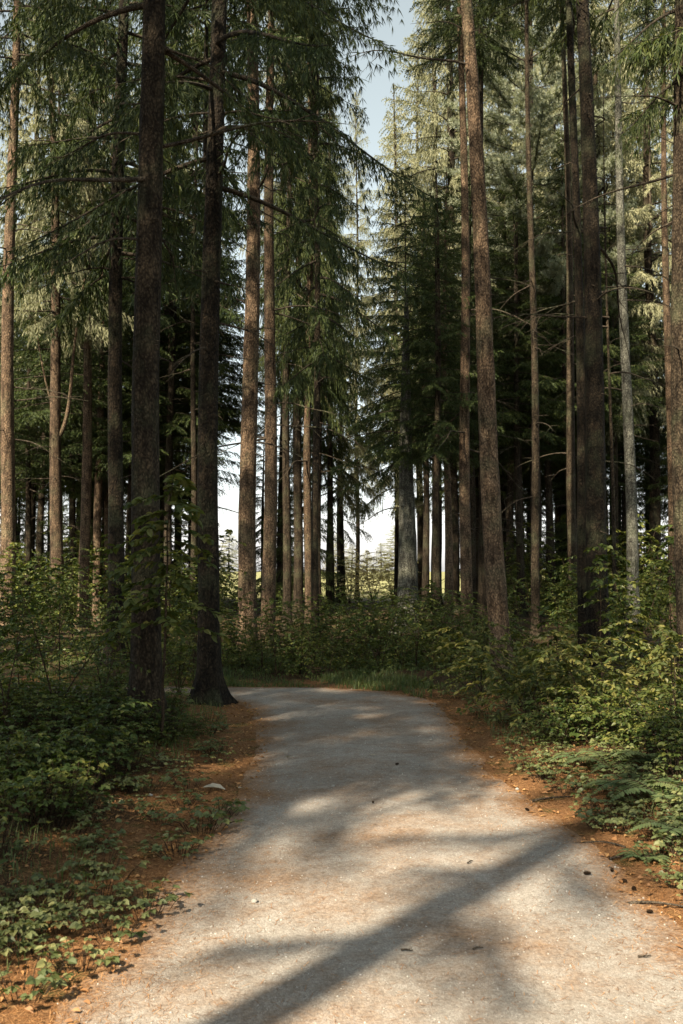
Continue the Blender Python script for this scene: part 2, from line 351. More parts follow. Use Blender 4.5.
def pine_crown(seed, H, L, n_br):
    r = np.random.default_rng(seed); mb = MB()
    tube(mb, [(0, 0, z) for z in np.linspace(0, H * 1.02, 8)], np.linspace(.12, .01, 8), 6, 0)
    tiers = int(n_br / 5)
    for i in range(n_br):
        t = (i // 5 + r.uniform(0, .25)) / tiers; z = H * t
        ln = L * (.15 + .85 * (1 - t) ** .7) * r.uniform(.6, 1.15); az = (i % 5) * 2 * PI / 5 + (i // 5) * .9 + r.uniform(-.3, .3)
        n = 10; s = np.linspace(0, 1, n); e = .05 + .4 * t
        ca, sa = math.cos(az), math.sin(az)
        pts = np.stack([ln * s * ca, ln * s * sa, z + ln * (e * s + .12 * s ** 2 - .05)], 1)
        tube(mb, pts, np.linspace(.03, .006, n), 4, 0, cap=False)
        tan = unit(np.gradient(pts, axis=0))
        for q in range(2, n):
            for sg in (-1, 1, 0):
                for _ in range(2):
                    tl = .3 + .25 * ln * (1.1 - s[q]) * r.uniform(.4, 1)
                    lat = np.array([-tan[q, 1], tan[q, 0], 0]) * sg
                    d = unit(tan[q] * .8 + lat * r.uniform(.5, 1.1) + [0, 0, r.uniform(0, .35)])
                    m = max(2, int(tl / .13)); w = np.linspace(.3, 1, m)
                    tp = pts[q] + d * (tl * w)[:, None]
                    needles(mb, np.repeat(tp, 26, 0), np.repeat(np.broadcast_to(d, tp.shape), 26, 0) * .5 + np.array([0, 0, .18]), .17, .017, r, 1, jit=.5)
    return mb.mesh('pine_crown', [M_TWIG, M_PINE])

def leaf_block(mb, base, d, up, ln, w, rng, mat=1, tint=None, cup=.18):
    """pointed oval leaves folded along the midrib: base points, directions, up vectors, lengths"""
    n = len(base); d = unit(d); side = unit(np.cross(d, up)); u = np.cross(side, d)
    ln = np.broadcast_to(ln, (n,)).astype(float); w = np.broadcast_to(w, (n,)).astype(float)
    prof = [(0, 0, 0), (.28, .42, 1), (.58, .46, 1), (1, 0, 0)]
    def pt(a, b, c): return base + d * (ln * a)[:, None] + side * (w * b)[:, None] + u * (w * c)[:, None]
    dr = -.12
    vs = [pt(0, 0, 0), pt(.30, .5, cup), pt(.66, .40, cup + dr * .4), pt(1, 0, dr), pt(.66, -.40, cup + dr * .4), pt(.30, -.5, cup), pt(.30, 0, 0), pt(.66, 0, dr * .4)]
    v = np.stack(vs, 1).reshape(-1, 3)
    f = np.array([[0, 6, 1, 1], [6, 7, 2, 1], [7, 3, 2, 2], [0, 5, 6, 6], [6, 5, 4, 7], [7, 4, 3, 3]])
    if tint is None: tint = rng.uniform(0, 1, n)
    o = np.arange(n)[:, None, None] * 8
    tri = f[[0, 2, 3, 5]][:, :3]; quad = f[[1, 4]]
    mb.add(v, (o + tri[None]).reshape(-1, 3), mat, False, np.repeat(tint, 8))
    # quads share the same vertices: add as separate face block on the last vertices
    mb.loops.append(((o + quad[None]).reshape(-1, 4) + mb.n - len(v)).ravel()); k = n * 2
    mb.sizes.append(np.full(k, 4, int)); mb.mat.append(np.full(k, mat, int)); mb.sm.append(np.zeros(k, bool))

def shrub(seed, h, spread, stems, tw, leaf=.085, per=9, flat=.6, lmat=None, low=.15, name='shrub'):
    """woody shrub / sapling: arching stems, alternate twigs, leaves held nearly level"""
    r = np.random.default_rng(seed); ms = MB(); ml = MB()
    for k in range(stems):
        az = k * 2.4 + r.uniform(-.6, .6); hh = h * r.uniform(.6, 1.05); lean = spread * r.uniform(.25, .8) if stems > 1 else spread * .15
        n = 10; s = np.linspace(0, 1, n)
        pts = np.stack([lean * s ** 1.5 * math.cos(az) + .03 * np.cumsum(r.normal(0, .3, n)), lean * s ** 1.5 * math.sin(az) + .03 * np.cumsum(r.normal(0, .3, n)), hh * s - .03], 1)
        tube(ms, pts, np.linspace(.004 + .005 * h, .002, n), 5, 0)
        for q in range(tw):
            t = low + (1 - low) * (q + r.uniform(0, .9)) / tw
            b = np.array([np.interp(t, s, pts[:, c]) for c in range(3)])
            ta = q * 2.4 + r.uniform(-.7, .7) + k
            L = spread * (.30 + .75 * (1 - t) ** .8) * r.uniform(.55, 1.1)
            m = max(4, per); w = np.linspace(0, 1, m)
            rise = (1 - flat) * r.uniform(.1, .7)
            bend = .35 * L * r.normal(0, .4)
            tp = b + np.stack([math.cos(ta) * L * w - math.sin(ta) * bend * w ** 2, math.sin(ta) * L * w + math.cos(ta) * bend * w ** 2, L * (rise * w - .25 * w ** 2)], 1)
            tube(ms, tp, np.linspace(.004, .0012, m), 3, 0, cap=False)
            td = unit(np.gradient(tp, axis=0)); lat = unit(np.stack([-td[:, 1], td[:, 0], np.zeros(m)], 1))
            bb = np.repeat(tp[1:], 3, 0); nb = len(bb)
            sg = np.tile([-1, 1, 0], m - 1)
            dd = np.repeat(td[1:], 3, 0) * .55 + np.repeat(lat[1:], 3, 0) * sg[:, None] * r.uniform(.6, 1.1, nb)[:, None] + r.normal(0, .22, (nb, 3))
            dd[:, 2] -= .18
            up = np.array([0, 0, 1.]) + r.normal(0, .33, (nb, 3))
            ll = leaf * r.uniform(.55, 1.2, nb)
            keep = r.uniform(0, 1, nb) < .88
            leaf_block(ml, bb[keep], dd[keep], up[keep], ll[keep], ll[keep] * .58, r, 0)
    return ms.mesh(name + '_stem', M_STEM), ml.mesh(name + '_leaves', lmat or M_LEAF)

def weed(seed, n, sp, leaf, h, lmat=None):
    """low herb: short stalks each with a three-part leaf"""
    r = np.random.default_rng(seed); ml = MB()
    for k in range(n):
        a = r.uniform(0, 2 * PI); d = sp * math.sqrt(r.uniform(0, 1)); b = np.array([d * .5 * math.cos(a), d * .5 * math.sin(a), -.01])
        tip = np.array([d * math.cos(a), d * math.sin(a), h * r.uniform(.35, 1.1)])
        tube(ml, [b, (b + tip) / 2 + [0, 0, h * .15], tip], [.0022, .0018, .0014], 3, 0, cap=False)
        az = a + r.normal(0, .5)
        dd = np.array([[math.cos(az + o), math.sin(az + o), -.12] for o in (-1.05, 0, 1.05)])
        up = np.array([[0, 0, 1.]] * 3) + r.normal(0, .28, 3)
        l = leaf * r.uniform(.6, 1.2)
        leaf_block(ml, np.repeat(tip[None], 3, 0), dd, up, l * np.array([.85, 1, .85]), l * .72, r, 1, np.clip(r.normal(.5, .25) + r.normal(0, .1, 3), 0, 1))
    return ml.mesh('weed', [M_STEM, lmat or M_WEED])

def fern(seed, n, L):
    r = np.random.default_rng(seed); out = []
    for k in range(n):
        mb = MB(); a = 2 * PI * k / n + r.uniform(-.25, .25); l = L * r.uniform(.7, 1.1); m = 26; s = np.linspace(0, 1, m)
        pts = np.stack([math.cos(a) * l * s * .85, math.sin(a) * l * s * .85, l * (.95 * s - .85 * s ** 2) - .02], 1)
        tube(mb, pts, np.linspace(.004, .001, m), 3, 0, cap=False)
        td = unit(np.gradient(pts, axis=0)); lat = unit(np.stack([-td[:, 1], td[:, 0], np.zeros(m)], 1))
        w = l * .24 * np.sin(np.clip(s * 1.05, 0, 1) * PI) ** .7 * (1 - s * .45)
        for sg in (-1, 1):
            dd = lat * sg + td * .35 - np.array([0, 0, .15]); q = slice(3, m - 1)
            leaf_block(mb, pts[q], dd[q] + r.normal(0, .06, (m - 4, 3)), np.array([0, 0, 1.]) + r.normal(0, .15, (m - 4, 3)), w[q] + .008, l * .042, r, 1, np.clip(r.normal(.5, .15, m - 4), 0, 1), cup=.05)
        out.append(mb.mesh('fern_frond', [M_STEM, M_FERN]))
    return out

def trunk_mesh(seed, H, d, lean=(0, 0), flare=1.0, mat=None, seg=18, bow=.05, top=.12):
    """tapered trunk with root flare, slight bow and uneven girth"""
    r = np.random.default_rng(seed); mb = MB()
    z = np.concatenate([[-.35], np.linspace(0, .9, 10), np.linspace(1.2, H, 44)]); n = len(z); t = np.clip(z / H, 0, 1)
    rad = d / 2 * (top + (1 - top) * (1 - t) ** .85) * (1 + .75 * flare * np.exp(-np.clip(z, 0, None) / .22))
    rad[0] *= 1.15
    ph = r.uniform(0, 6, 4)
    x = lean[0] * z + bow * np.sin(z * .42 + ph[0]) * np.clip(z / 3, 0, 1); y = lean[1] * z + bow * np.sin(z * .36 + ph[1]) * np.clip(z / 3, 0, 1)
    th = np.arange(seg) * 2 * PI / seg
    lobes = 1 + .22 * flare * np.exp(-np.clip(z, 0, None) / .25)[:, None] * np.sin(5 * th + ph[2])[None] + r.normal(0, .022, (n, seg)) + .02 * np.sin(3 * th[None] + z[:, None] * .8 + ph[3])
    tube(mb, np.stack([x, y, z], 1), rad, seg, 0, rough=lobes)
    f = lambda zz: (np.interp(zz, z, x), np.interp(zz, z, y), np.interp(zz, z, rad))
    return mb.mesh('trunk', mat or M_BARK), f

def dead_branch(seed, L, twigs=5):
    """bare dead limb along +x from the origin"""
    r = np.random.default_rng(seed); mb = MB(); n = 12; s = np.linspace(0, 1, n)
    up = r.uniform(-.12, .25); dr = r.uniform(.1, .4)
    pts = np.stack([L * s - .04, L * (.10 * r.normal() * s ** 2 + .02 * np.sin(s * 9 + seed)), L * (up * s - dr * s ** 2) + .015 * L * np.sin(s * 8 + seed * 2)], 1)
    tube(mb, pts, np.linspace(.010 + .006 * L, .0025, n), 6, 0)
    for k in range(twigs):
        q = r.integers(3, n - 1); l = L * r.uniform(.12, .38); sg = 1 if k % 2 else -1
        d = unit(np.array([.8, sg * r.uniform(.4, 1.1), r.uniform(-.5, .25)])); w = np.linspace(0, 1, 5)
        tp = pts[q] + d * (l * w)[:, None] + np.array([0, 0, -.2 * l]) * (w ** 2)[:, None]
        tube(mb, tp, np.linspace(.004 + .002 * L, .0015, 5), 4, 0, cap=False)
    return mb.mesh('dead_branch', M_TWIG)

# prototypes (mesh data shared by the copies)
CROWN = {
 'near': [spruce_crown(11, 15, 3.1, 64, .5, .9, .085, .10, .011, 7, .30), spruce_crown(12, 15, 2.8, 60, .55, 1.0, .085, .10, .011, 7, .25)],
 'mid': [spruce_crown(21, 17, 3.0, 92, .5, .95, .10, .14, .021, 5), spruce_crown(22, 16, 2.7, 84, .45, .9, .10, .14, .021, 5), spruce_crown(23, 18, 3.3, 96, .55, 1.0, .10, .14, .021, 5)],
 'pale': [spruce_crown(31, 19, 3.7, 104, .5, 1.1, .10, .15, .022, 5, mats=[M_TWIG, M_SPRUCE_SUN]), spruce_crown(32, 18, 3.3, 96, .5, 1.0, .10, .15, .022, 5, mats=[M_TWIG, M_SPRUCE_SUN])],  # crowns in the needle colour lightened to look sunlit
 'thin': [spruce_crown(41, 11, 2.3, 46, .4, .7, .12, .14, .021, 5, gap=.15)],
 'pine': [pine_crown(51, 13, 4.2, 65)],
}
DEAD = [dead_branch(60 + k, l, 2 + k % 5) for k, l in enumerate((.5, .8, 1.1, 1.5, 1.9, 2.4, 1.3, .35))]
STUB = [dead_branch(80 + k, l, 0) for k, l in enumerate((.10, .16, .22))]

tree_rng = np.random.default_rng(99)
def tree(px, depth, d_px, label, top=None, H=22, crown='mid', cv=0, base=6, cs=1.0, cw=1.0, dead=8, zr=(1.2, None), stubs=0, mat=None, group=None,
         cat='tree', name='spruce_tree', flare=1.0, xy=None, seed=None, crown_rot=None, dl=(0, 7)):
    r = tree_rng
    x, y = xy if xy else (px2x(px, depth), depth)
    z = gz(x, y)
    root = bpy.data.objects.new(name, None); col.objects.link(root); root.location = (x, y, z); root.empty_display_size = .3
    tag(root, label, cat, group)
    lean = 0
    if top is not None: lean = (top - px) / F_PX * depth / ((570 / F_PX * depth) + CAM_H)
    d = d_px / F_PX * depth if d_px else .3
    me, f = trunk_mesh(int(r.integers(1e6)), H, d * 1.12, (lean, r.normal(0, .004)), flare, mat)
    link('trunk', me, root)
    if crown:
        cx, cy, _ = f(base); cr = crown_rot if crown_rot is not None else r.uniform(0, 6.28)
        c = CROWN[crown][cv % len(CROWN[crown])]
        o = link('crown', c, root, (cx, cy, base), (0, 0, cr), (cs * cw, cs * cw, cs))
    hi = zr[1] or base + 1
    for k in range(dead):
        zz = r.uniform(zr[0], hi); cx, cy, rr = f(zz); az = r.uniform(0, 2 * PI); sc_ = r.uniform(.75, 1.2)
        link('dead_branch', DEAD[int(r.integers(dl[0], dl[1] + 1))], root, (cx + math.cos(az) * rr * .8, cy + math.sin(az) * rr * .8, zz), (r.uniform(-.3, .3), r.uniform(-.15, .3), az), sc_)
    for k in range(stubs):
        zz = r.uniform(2.2, hi); cx, cy, rr = f(zz); az = r.uniform(0, 2 * PI)
        link('branch_stub', STUB[k % 3], root, (cx + math.cos(az) * rr * .85, cy + math.sin(az) * rr * .85, zz), (0, r.uniform(-.2, .3), az), r.uniform(.8, 1.3))
    return root, f

# ---------------------------------------------------------------- the trees one can point to
T = tree
T(149, 9.6, 27, 'thick scaly spruce trunk rising from the left verge behind the leafy maple sapling', 146, 21, 'near', 0, 6.6, 1, .9, 8, (3.6, 7.5), 16, crown_rot=.5, flare=1.15)
T(210, 12.0, 20, 'dark spruce with flared roots standing at the left edge where the path bends', 212, 22, 'near', 1, 6.2, 1.05, 1.0, 10, (4.2, 8), 14, flare=1.35, mat=M_BARK_SHADE)
T(116, 15.3, 15, 'dark spruce trunk behind and left of the thickest scaly trunk', 116, 21, 'mid', 1, 6.0, 1, .9, 14, (3, 8), 3, mat=M_BARK_SHADE)
T(203, 17.5, 7, 'thin dark trunk seen close against the left side of the flared-root spruce', 205, 19, 'thin', 0, 8.5, 1, 1, 6, (5, 10), mat=M_BARK_SHADE)
T(8, 22.5, 14, 'pale sunlit trunk at the far left edge of the view', 4, 22, 'mid', 0, 12.5, .8, 1, 12, (3, 10), 3, mat=M_BARK_SUN)
fork_root, ff = T(60, 27, 12, 'sunlit spruce trunk leaning left with a forked side limb', 42, 21, 'pale', 1, 8.5, .8, .8, 6, (4, 11), mat=M_BARK_SUN)
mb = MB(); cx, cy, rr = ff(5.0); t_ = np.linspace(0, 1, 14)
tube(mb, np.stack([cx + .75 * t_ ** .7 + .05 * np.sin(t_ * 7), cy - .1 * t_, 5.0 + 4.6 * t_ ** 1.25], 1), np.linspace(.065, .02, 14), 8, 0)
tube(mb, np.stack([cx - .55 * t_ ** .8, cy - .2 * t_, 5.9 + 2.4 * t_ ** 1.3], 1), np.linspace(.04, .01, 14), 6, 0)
link('side_limb', mb.mesh('side_limb', M_BARK_SUN), fork_root)
T(84, 28, 10, 'orange lit slender trunk right of the leaning forked trunk', 86, 21, 'mid', 2, 12, .7, 1, 9, (4, 10), mat=M_BARK_SUN)
T(98, 31, 8, 'thin lit trunk between the orange lit trunk and the dark trunk', 99, 20, 'mid', 1, 12, .7, 1, 9, (4, 10), mat=M_BARK_SUN)
T(107, 34, 6, 'very thin pale lit trunk touching the left side of the dark trunk', 107, 19, 'thin', 0, 9, 1, 1, 4, (4, 9), mat=M_BARK_SUN)
T(169, 30, 8, 'thin brown trunk half hidden right of the thickest trunk', 171, 20, 'mid', 0, 9, .95, 1, 6, (3, 10))
T(193, 28, 6, 'thin dark trunk just left of the flared-root spruce at head height', 193, 20, 'thin', 0, 9, 1.2, 1, 8, (3, 10))
T(248, 19, 17, 'tall pale trunk lit on its left side, right of the flared-root spruce', 250, 23, 'mid', 0, 12.2, .8, 1, 18, (4, 11), 3, mat=M_BARK_SUN, flare=.6)
T(268, 21.5, 13, 'second pale trunk right of the tall pale one, slightly thinner', 270, 22, 'mid', 2, 12.5, .8, .9, 18, (4, 10), 3, mat=M_BARK_SUN)
T(287, 27, 8, 'slim brown trunk, first in the close row beyond the bend', 287, 20, 'mid', 1, 7.5, .9, .5, 10, (4, 9))
T(298, 30, 9, 'slim dark trunk, second in the close row beyond the bend', 298, 20, 'mid', 0, 8, .95, .5, 8, (4, 9))
T(309, 27.5, 8, 'warm lit trunk, third in the close row beyond the bend', 308, 20, 'mid', 2, 7, .95, .38, 8, (4, 8), mat=M_BARK_SUN)
T(318, 32, 7, 'dark trunk, fourth in the close row beyond the bend', 318, 20, 'mid', 1, 7, 1, .42, 5, (4, 8))
T(329, 36, 6, 'thin trunk left of the bright gap in the trees', 328, 20, 'mid', 0, 6, 1, .34, 4, (4, 8))
T(407, 25, 20, 'broad grey trunk on the right of the bright gap, its top lost in foliage', 410, 8.6, 'mid', 2, 4.2, .42, 1.5, 8, (3, 7), mat=M_BARKG, dl=(0, 3))
T(425, 30, 7, 'thin dark trunk right of the broad grey trunk', 426, 13, 'mid', 0, 5.0, .45, 1.7, 6, (3, 7))
T(437, 24, 8, 'second thin trunk right of the broad grey trunk', 438, 11.2, 'mid', 1, 4.3, .40, 1.7, 6, (3, 6))
T(448, 27, 8, 'brown trunk between the broad grey trunk and the orange sunlit trunk', 448, 12.5, 'mid', 0, 5.5, .40, 1.5, 8, (3, 8), mat=M_BARK_SUN)
T(467, 23.5, 11, 'bright orange sunlit trunk just left of the leaning spruce', 465, 22, 'mid', 1, 14, .4, 1.4, 10, (4, 9), 3, mat=M_BARK_SUN)
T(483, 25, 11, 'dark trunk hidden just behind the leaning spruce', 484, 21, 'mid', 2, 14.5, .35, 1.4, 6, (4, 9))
lean_root, lf = T(501, 14.6, 19, 'tall leaning spruce with dead branch stubs on the right of the path', 468, 18, 'mid', 0, 12.5, .4, 1.3, 0, (5, 11), 14, flare=.6, mat=M_BARK_SUN)
T(522, 31, 5, 'thinnest dark trunk right of the leaning spruce', 522, 12, 'mid', 1, 5, .42, 1.6, 5, (3, 8))
T(535, 22, 8, 'short looking dark trunk standing behind the yellow green shrub', 535, 20, 'mid', 2, 14.5, .35, 1.4, 10, (3, 8))
T(548, 33, 7, 'dark slim trunk left of the red brown trunk in the right woods', 548, 12, 'mid', 0, 5, .42, 1.6, 5, (3, 8))
T(574, 24, 9, 'red brown trunk lit high up, left of the thick dark double spruce', 571, 21, 'mid', 1, 15, .35, 1.4, 12, (3, 10))
T(598, 15.5, 20, 'thick dark spruce on the right with a thinner stem close beside it', 591, 19, 'near', 0, 12.5, .55, 1.3, 10, (5.5, 12), 14, flare=.9, mat=M_BARK_SHADE)
T(583, 17.0, 10, 'thinner dark stem close against the left of the thick dark spruce', 577, 21, 'thin', 0, 11.5, 1, 1, 5, (6, 12), mat=M_BARK_SHADE)
T(632, 24, 11, 'pale grey green trunk between the thick dark spruce and the right edge', 624, 22, 'thin', 0, 15, 1, 1, 16, (4, 13), 3, mat=M_BARKG)
T(671, 26, 9, 'sunlit buff trunk near the right edge with pale bare limbs', 673, 21, 'mid', 0, 15.2, .35, 1.4, 14, (4, 11), mat=M_BARK_SUN)
T(688, 13.0, 22, 'brown trunk cut off by the right edge of the view', 690, 22, 'near', 1, 7.8, .8, .55, 8, (4, 9), flare=.6)
T(613, 19, 4, 'thin dead crooked tree with bare limbs right of the thick dark spruce', 611, 11, None, 0, 10, 1, 1, 18, (5, 10.5), dl=(1, 4), flare=.3, name='dead_tree')
# the long bare limb and forked limb
o = link('dead_branch', DEAD[4], lean_root, (lf(8.9)[0] - .15, lf(8.9)[1] - .1, 8.95), (0, -.05, PI + .2), 1.0)
o = link('dead_branch', DEAD[2], lean_root, (lf(9.6)[0] - .12, lf(9.6)[1] - .1, 9.55), (0, -.25, PI + .1), .7)

# tall sunlit spruces and a pine closing the view on the right, dark spruces closing it on the left
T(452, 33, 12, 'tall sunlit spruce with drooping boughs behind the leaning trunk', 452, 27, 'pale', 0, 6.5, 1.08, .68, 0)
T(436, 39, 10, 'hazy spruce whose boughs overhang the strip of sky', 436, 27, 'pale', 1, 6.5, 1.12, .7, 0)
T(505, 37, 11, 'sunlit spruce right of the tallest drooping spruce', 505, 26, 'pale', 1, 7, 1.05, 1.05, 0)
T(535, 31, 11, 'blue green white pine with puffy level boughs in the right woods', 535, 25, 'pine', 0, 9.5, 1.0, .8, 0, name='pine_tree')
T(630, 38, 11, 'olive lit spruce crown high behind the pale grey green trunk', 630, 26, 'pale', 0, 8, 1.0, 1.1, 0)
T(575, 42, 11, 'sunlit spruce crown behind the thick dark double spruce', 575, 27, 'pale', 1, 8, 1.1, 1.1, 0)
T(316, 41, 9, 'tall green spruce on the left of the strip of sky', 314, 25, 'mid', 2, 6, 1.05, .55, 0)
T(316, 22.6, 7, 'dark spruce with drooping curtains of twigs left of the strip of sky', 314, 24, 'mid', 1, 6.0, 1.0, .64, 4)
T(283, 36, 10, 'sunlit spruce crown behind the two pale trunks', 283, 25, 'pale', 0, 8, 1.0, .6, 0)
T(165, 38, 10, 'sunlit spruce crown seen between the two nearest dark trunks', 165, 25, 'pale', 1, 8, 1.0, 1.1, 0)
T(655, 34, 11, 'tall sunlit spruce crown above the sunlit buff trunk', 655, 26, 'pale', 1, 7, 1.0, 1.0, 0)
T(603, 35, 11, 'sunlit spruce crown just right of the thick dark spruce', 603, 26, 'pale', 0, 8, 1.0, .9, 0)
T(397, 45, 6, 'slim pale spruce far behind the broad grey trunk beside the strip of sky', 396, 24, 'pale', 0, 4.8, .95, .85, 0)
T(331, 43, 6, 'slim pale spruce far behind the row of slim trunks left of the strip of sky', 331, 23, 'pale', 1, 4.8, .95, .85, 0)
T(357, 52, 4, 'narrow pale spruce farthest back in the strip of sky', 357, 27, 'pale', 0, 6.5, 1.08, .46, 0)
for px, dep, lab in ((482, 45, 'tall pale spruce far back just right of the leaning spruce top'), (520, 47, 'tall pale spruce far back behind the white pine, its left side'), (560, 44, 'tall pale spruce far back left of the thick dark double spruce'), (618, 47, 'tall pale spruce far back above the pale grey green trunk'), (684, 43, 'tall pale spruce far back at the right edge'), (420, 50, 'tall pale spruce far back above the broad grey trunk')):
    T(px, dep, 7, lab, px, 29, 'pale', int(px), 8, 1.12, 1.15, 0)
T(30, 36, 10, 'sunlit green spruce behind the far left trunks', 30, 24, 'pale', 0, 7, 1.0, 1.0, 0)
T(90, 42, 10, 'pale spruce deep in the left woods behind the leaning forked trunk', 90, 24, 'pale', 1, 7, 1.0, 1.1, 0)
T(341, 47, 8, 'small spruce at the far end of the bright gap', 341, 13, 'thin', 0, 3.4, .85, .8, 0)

# the rest of the woods behind: slender trunks, crown and trunk only
r = np.random.default_rng(5)
placed = []
for side, n, lab in (('left', 34, 'slender spruce among many deep in the woods left of the path'), ('right', 40, 'slender spruce among many deep in the woods right of the path')):
    k = 0
    while k < n:
        dep = r.uniform(29, 47)
        px = r.uniform(-60, 212) if side == 'left' else r.uniform(468, 745)
        x = px2x(px, dep)
        if any((x - a) ** 2 + (dep - b) ** 2 < 1.6 for a, b in placed): continue
        placed.append((x, dep)); k += 1
        b_, c_ = r.uniform(4, 7), r.uniform(.38, .52)
        T(px, dep, r.uniform(5, 8), lab, px + r.normal(0, 3), b_ + 16.5 * c_, 'mid', k, b_, c_, 1.8, 6, (1.5, 6), group='slender spruces deep in the woods ' + side)
# trees across the field, seen through the bright gap
for k, (px, dep, cs_, lab) in enumerate(((338, 150, .34, 'distant tree across the field at the left of the bright gap'), (352, 175, .30, 'distant tree across the field, second from the left in the gap'), (367, 160, .22, 'distant low tree across the field in the middle of the gap'), (381, 170, .30, 'distant tree across the field just left of the broad grey trunk'), (395, 150, .40, 'distant tree across the field touching the broad grey trunk'), (229, 160, .4, 'distant tree across the field right of the flared-root spruce'))):
    T(px, dep, 2, lab, None, .8 + 18 * cs_, 'pale', k, .6, cs_, 2.6, 0, name='distant_tree')
# young spruces closing the rear of the wood
r = np.random.default_rng(41)
for side, spots in (('left', np.concatenate([np.linspace(-40, 158, 12), [196, 262, 281, 300]])), ('right', np.concatenate([np.linspace(476, 735, 14)]))):
    for k, px in enumerate(spots):
        T(px + r.uniform(-6, 6), r.uniform(33, 49), 4, 'young dark spruce with boughs to the ground at the rear of the %s woods' % side, None, r.uniform(7, 9), 'mid', k, .5, r.uniform(.38, .5), r.uniform(.9, 1.4), 0, group='young spruces at the rear ' + side)
# trees beside and behind the viewer that shade the path
OUT = [(-3.45, -.8, .38, 5.2, 'thin', .42), (-6.6, -1.9, .3, 7.5, 'mid', .42), (-7.8, -3.5, .3, 8.5, 'thin', .62), (-4.5, 3.7, .32, 5.2, 'mid', 1.0), (-6.5, 7.6, .3, 4, 'mid', 1), (-7.5, 1.8, .3, 4, 'mid', 1), (-9.5, 5.2, .34, 6, 'mid', 1.1), (-9, -2.2, .3, 7, 'mid', 1),
       (-12, 1.5, .3, 6, 'mid', 1.1), (-13.5, -4.5, .3, 6, 'mid', 1.1), (-16, -9, .3, 6, 'mid', 1.1),
       (5.5, 8, .3, 8, 'mid', .9), (6.8, 12.5, .3, 7, 'mid', 1), (-9.2, 11.5, .3, 6, 'mid', 1)]
for x, y, d, b, c, cw in OUT:
    T(0, 0, 0, 'spruce standing out of view beside the path', None, 22, c, int(x * 7) % 3, b, .95, cw, 0, group='spruces out of view', xy=(x, y), flare=.7)

# ---------------------------------------------------------------- shrubs and saplings
def plant(name, meshes, x, y, label, cat, group=None, s=1, rz=0, z=None):
    z = gz(x, y) if z is None else z
    if len(meshes) == 1:
        o = link(name, meshes[0], None, (x, y, z), (0, 0, rz), s)
        return tag(o, label, cat, group)
    o = bpy.data.objects.new(name, None); col.objects.link(o); o.location = (x, y, z); o.rotation_euler = (0, 0, rz); o.scale = (s, s, s)
    o.empty_display_size = .2; tag(o, label, cat, group)
    for nm, m in zip(('stem', 'leaves'), meshes): link(nm, m, o)
    return o
SH = {
 'round': [shrub(100 + k, 1.05, .8, 5, 10, .07, 8, .65) for k in range(3)],
 'airy': [shrub(170 + k, 1.7, .95, 2, 13, .06, 10, .95, M_LEAF, .3) for k in range(3)],
 'low': [shrub(110 + k, .55, .6, 7, 10, .052, 9, .5) for k in range(3)],
 'layer': [shrub(120 + k, 1.45, 1.35, 3, 15, .085, 14, .95, M_LEAFY, .3) for k in range(3)],
 'tall': [shrub(130 + k, 2.1, .95, 4, 20, .085, 9, .75, None, .2) for k in range(2)],
 'sap': [shrub(140, 2.75, .9, 1, 30, .096, 13, .92, M_LEAFY, .42, 'sapling')],
 'sap2': [shrub(141, 2.0, .6, 1, 16, .09, 8, .9, None, .3, 'sapling'), shrub(142, 1.6, .55, 1, 14, .09, 8, .9, None, .3, 'sapling')],
 'straw': [shrub(150 + k, 2.0, 1.2, 8, 12, .09, 8, .4, M_STRAW) for k in range(2)],
}
def S(kind, v, px, dep, label, s=1, cat='shrub', name='shrub', rz=None, group=None):
    r_ = rz if rz is not None else float(tree_rng.uniform(0, 6.28))
    return plant(name, SH[kind][v % len(SH[kind])], px2x(px, dep), dep, label, cat, group, s, r_)
S('sap', 0, 163, 8.8, 'young maple sapling with level tiers of leaves in front of the thickest trunk', 1, 'sapling', 'maple_sapling', .4)
S('layer', 0, 528, 10.3, 'yellow green layered shrub on the right verge in front of the leaning spruce', .88, rz=.5)
S('layer', 1, 585, 9.8, 'yellow green shrub just right of the biggest layered shrub', .74, rz=2)
S('layer', 2, 480, 12.6, 'layered shrub at the inside of the bend on the right verge', .72)
S('layer', 0, 640, 12.4, 'leafy shrub between the thick dark spruce and the right edge', .9)
S('layer', 1, 672, 9.2, 'shrub with big pale leaves cut by the right edge', .75)
S('low', 0, 560, 9.0, 'low dark shrub in front of the layered shrub on the right', .8)
S('low', 1, 615, 8.7, 'dark rounded shrub on the right verge below the thick spruce', .95)
S('low', 2, 660, 8.0, 'dark rounded shrub at the right edge above the ferns', .9)
S('sap2', 0, 600, 13.6, 'slender sapling with pale leaves in front of the thick dark spruce', 1.0, 'sapling', 'sapling')
S('sap2', 1, 556, 14.5, 'slender sapling left of the thick dark spruce', 1.1, 'sapling', 'sapling')
S('sap2', 0, 668, 15.5, 'tall sapling with sunlit leaves behind the right edge trunk', 1.2, 'sapling', 'sapling')
S('sap2', 1, 20, 9.5, 'thin dark stemmed sapling at the far left', .85, 'sapling', 'sapling')
S('sap2', 0, 62, 12.0, 'thin dark stemmed sapling left of the dark trunk', .8, 'sapling', 'sapling')
S('low', 0, 12, 6.6, 'dark shaded shrub at the left edge, nearest to the viewer', .8)
S('low', 1, 70, 7.4, 'dark shaded shrub on the left below the thickest trunk', .95)
S('airy', 2, 8, 8.6, 'airy dark shrub at the left edge behind the nearest shaded shrub', .7)
S('airy', 0, 60, 9.4, 'shaded shrub in the left thicket before the dark trunk', .85)
S('low', 1, 118, 8.2, 'low shrub at the foot of the thickest trunk, left side', .6)
S('low', 0, 195, 9.4, 'low shrub between the thickest trunk and the flared-root spruce', .4)
S('low', 2, 172, 8.8, 'low shrub at the foot of the maple sapling', .45)
S('airy', 1, 105, 11.2, 'green shrub between the thickest trunk and the dark trunk', .75)
S('airy', 2, 35, 13.5, 'tall leafy shrub below the leaning forked trunk', .75)
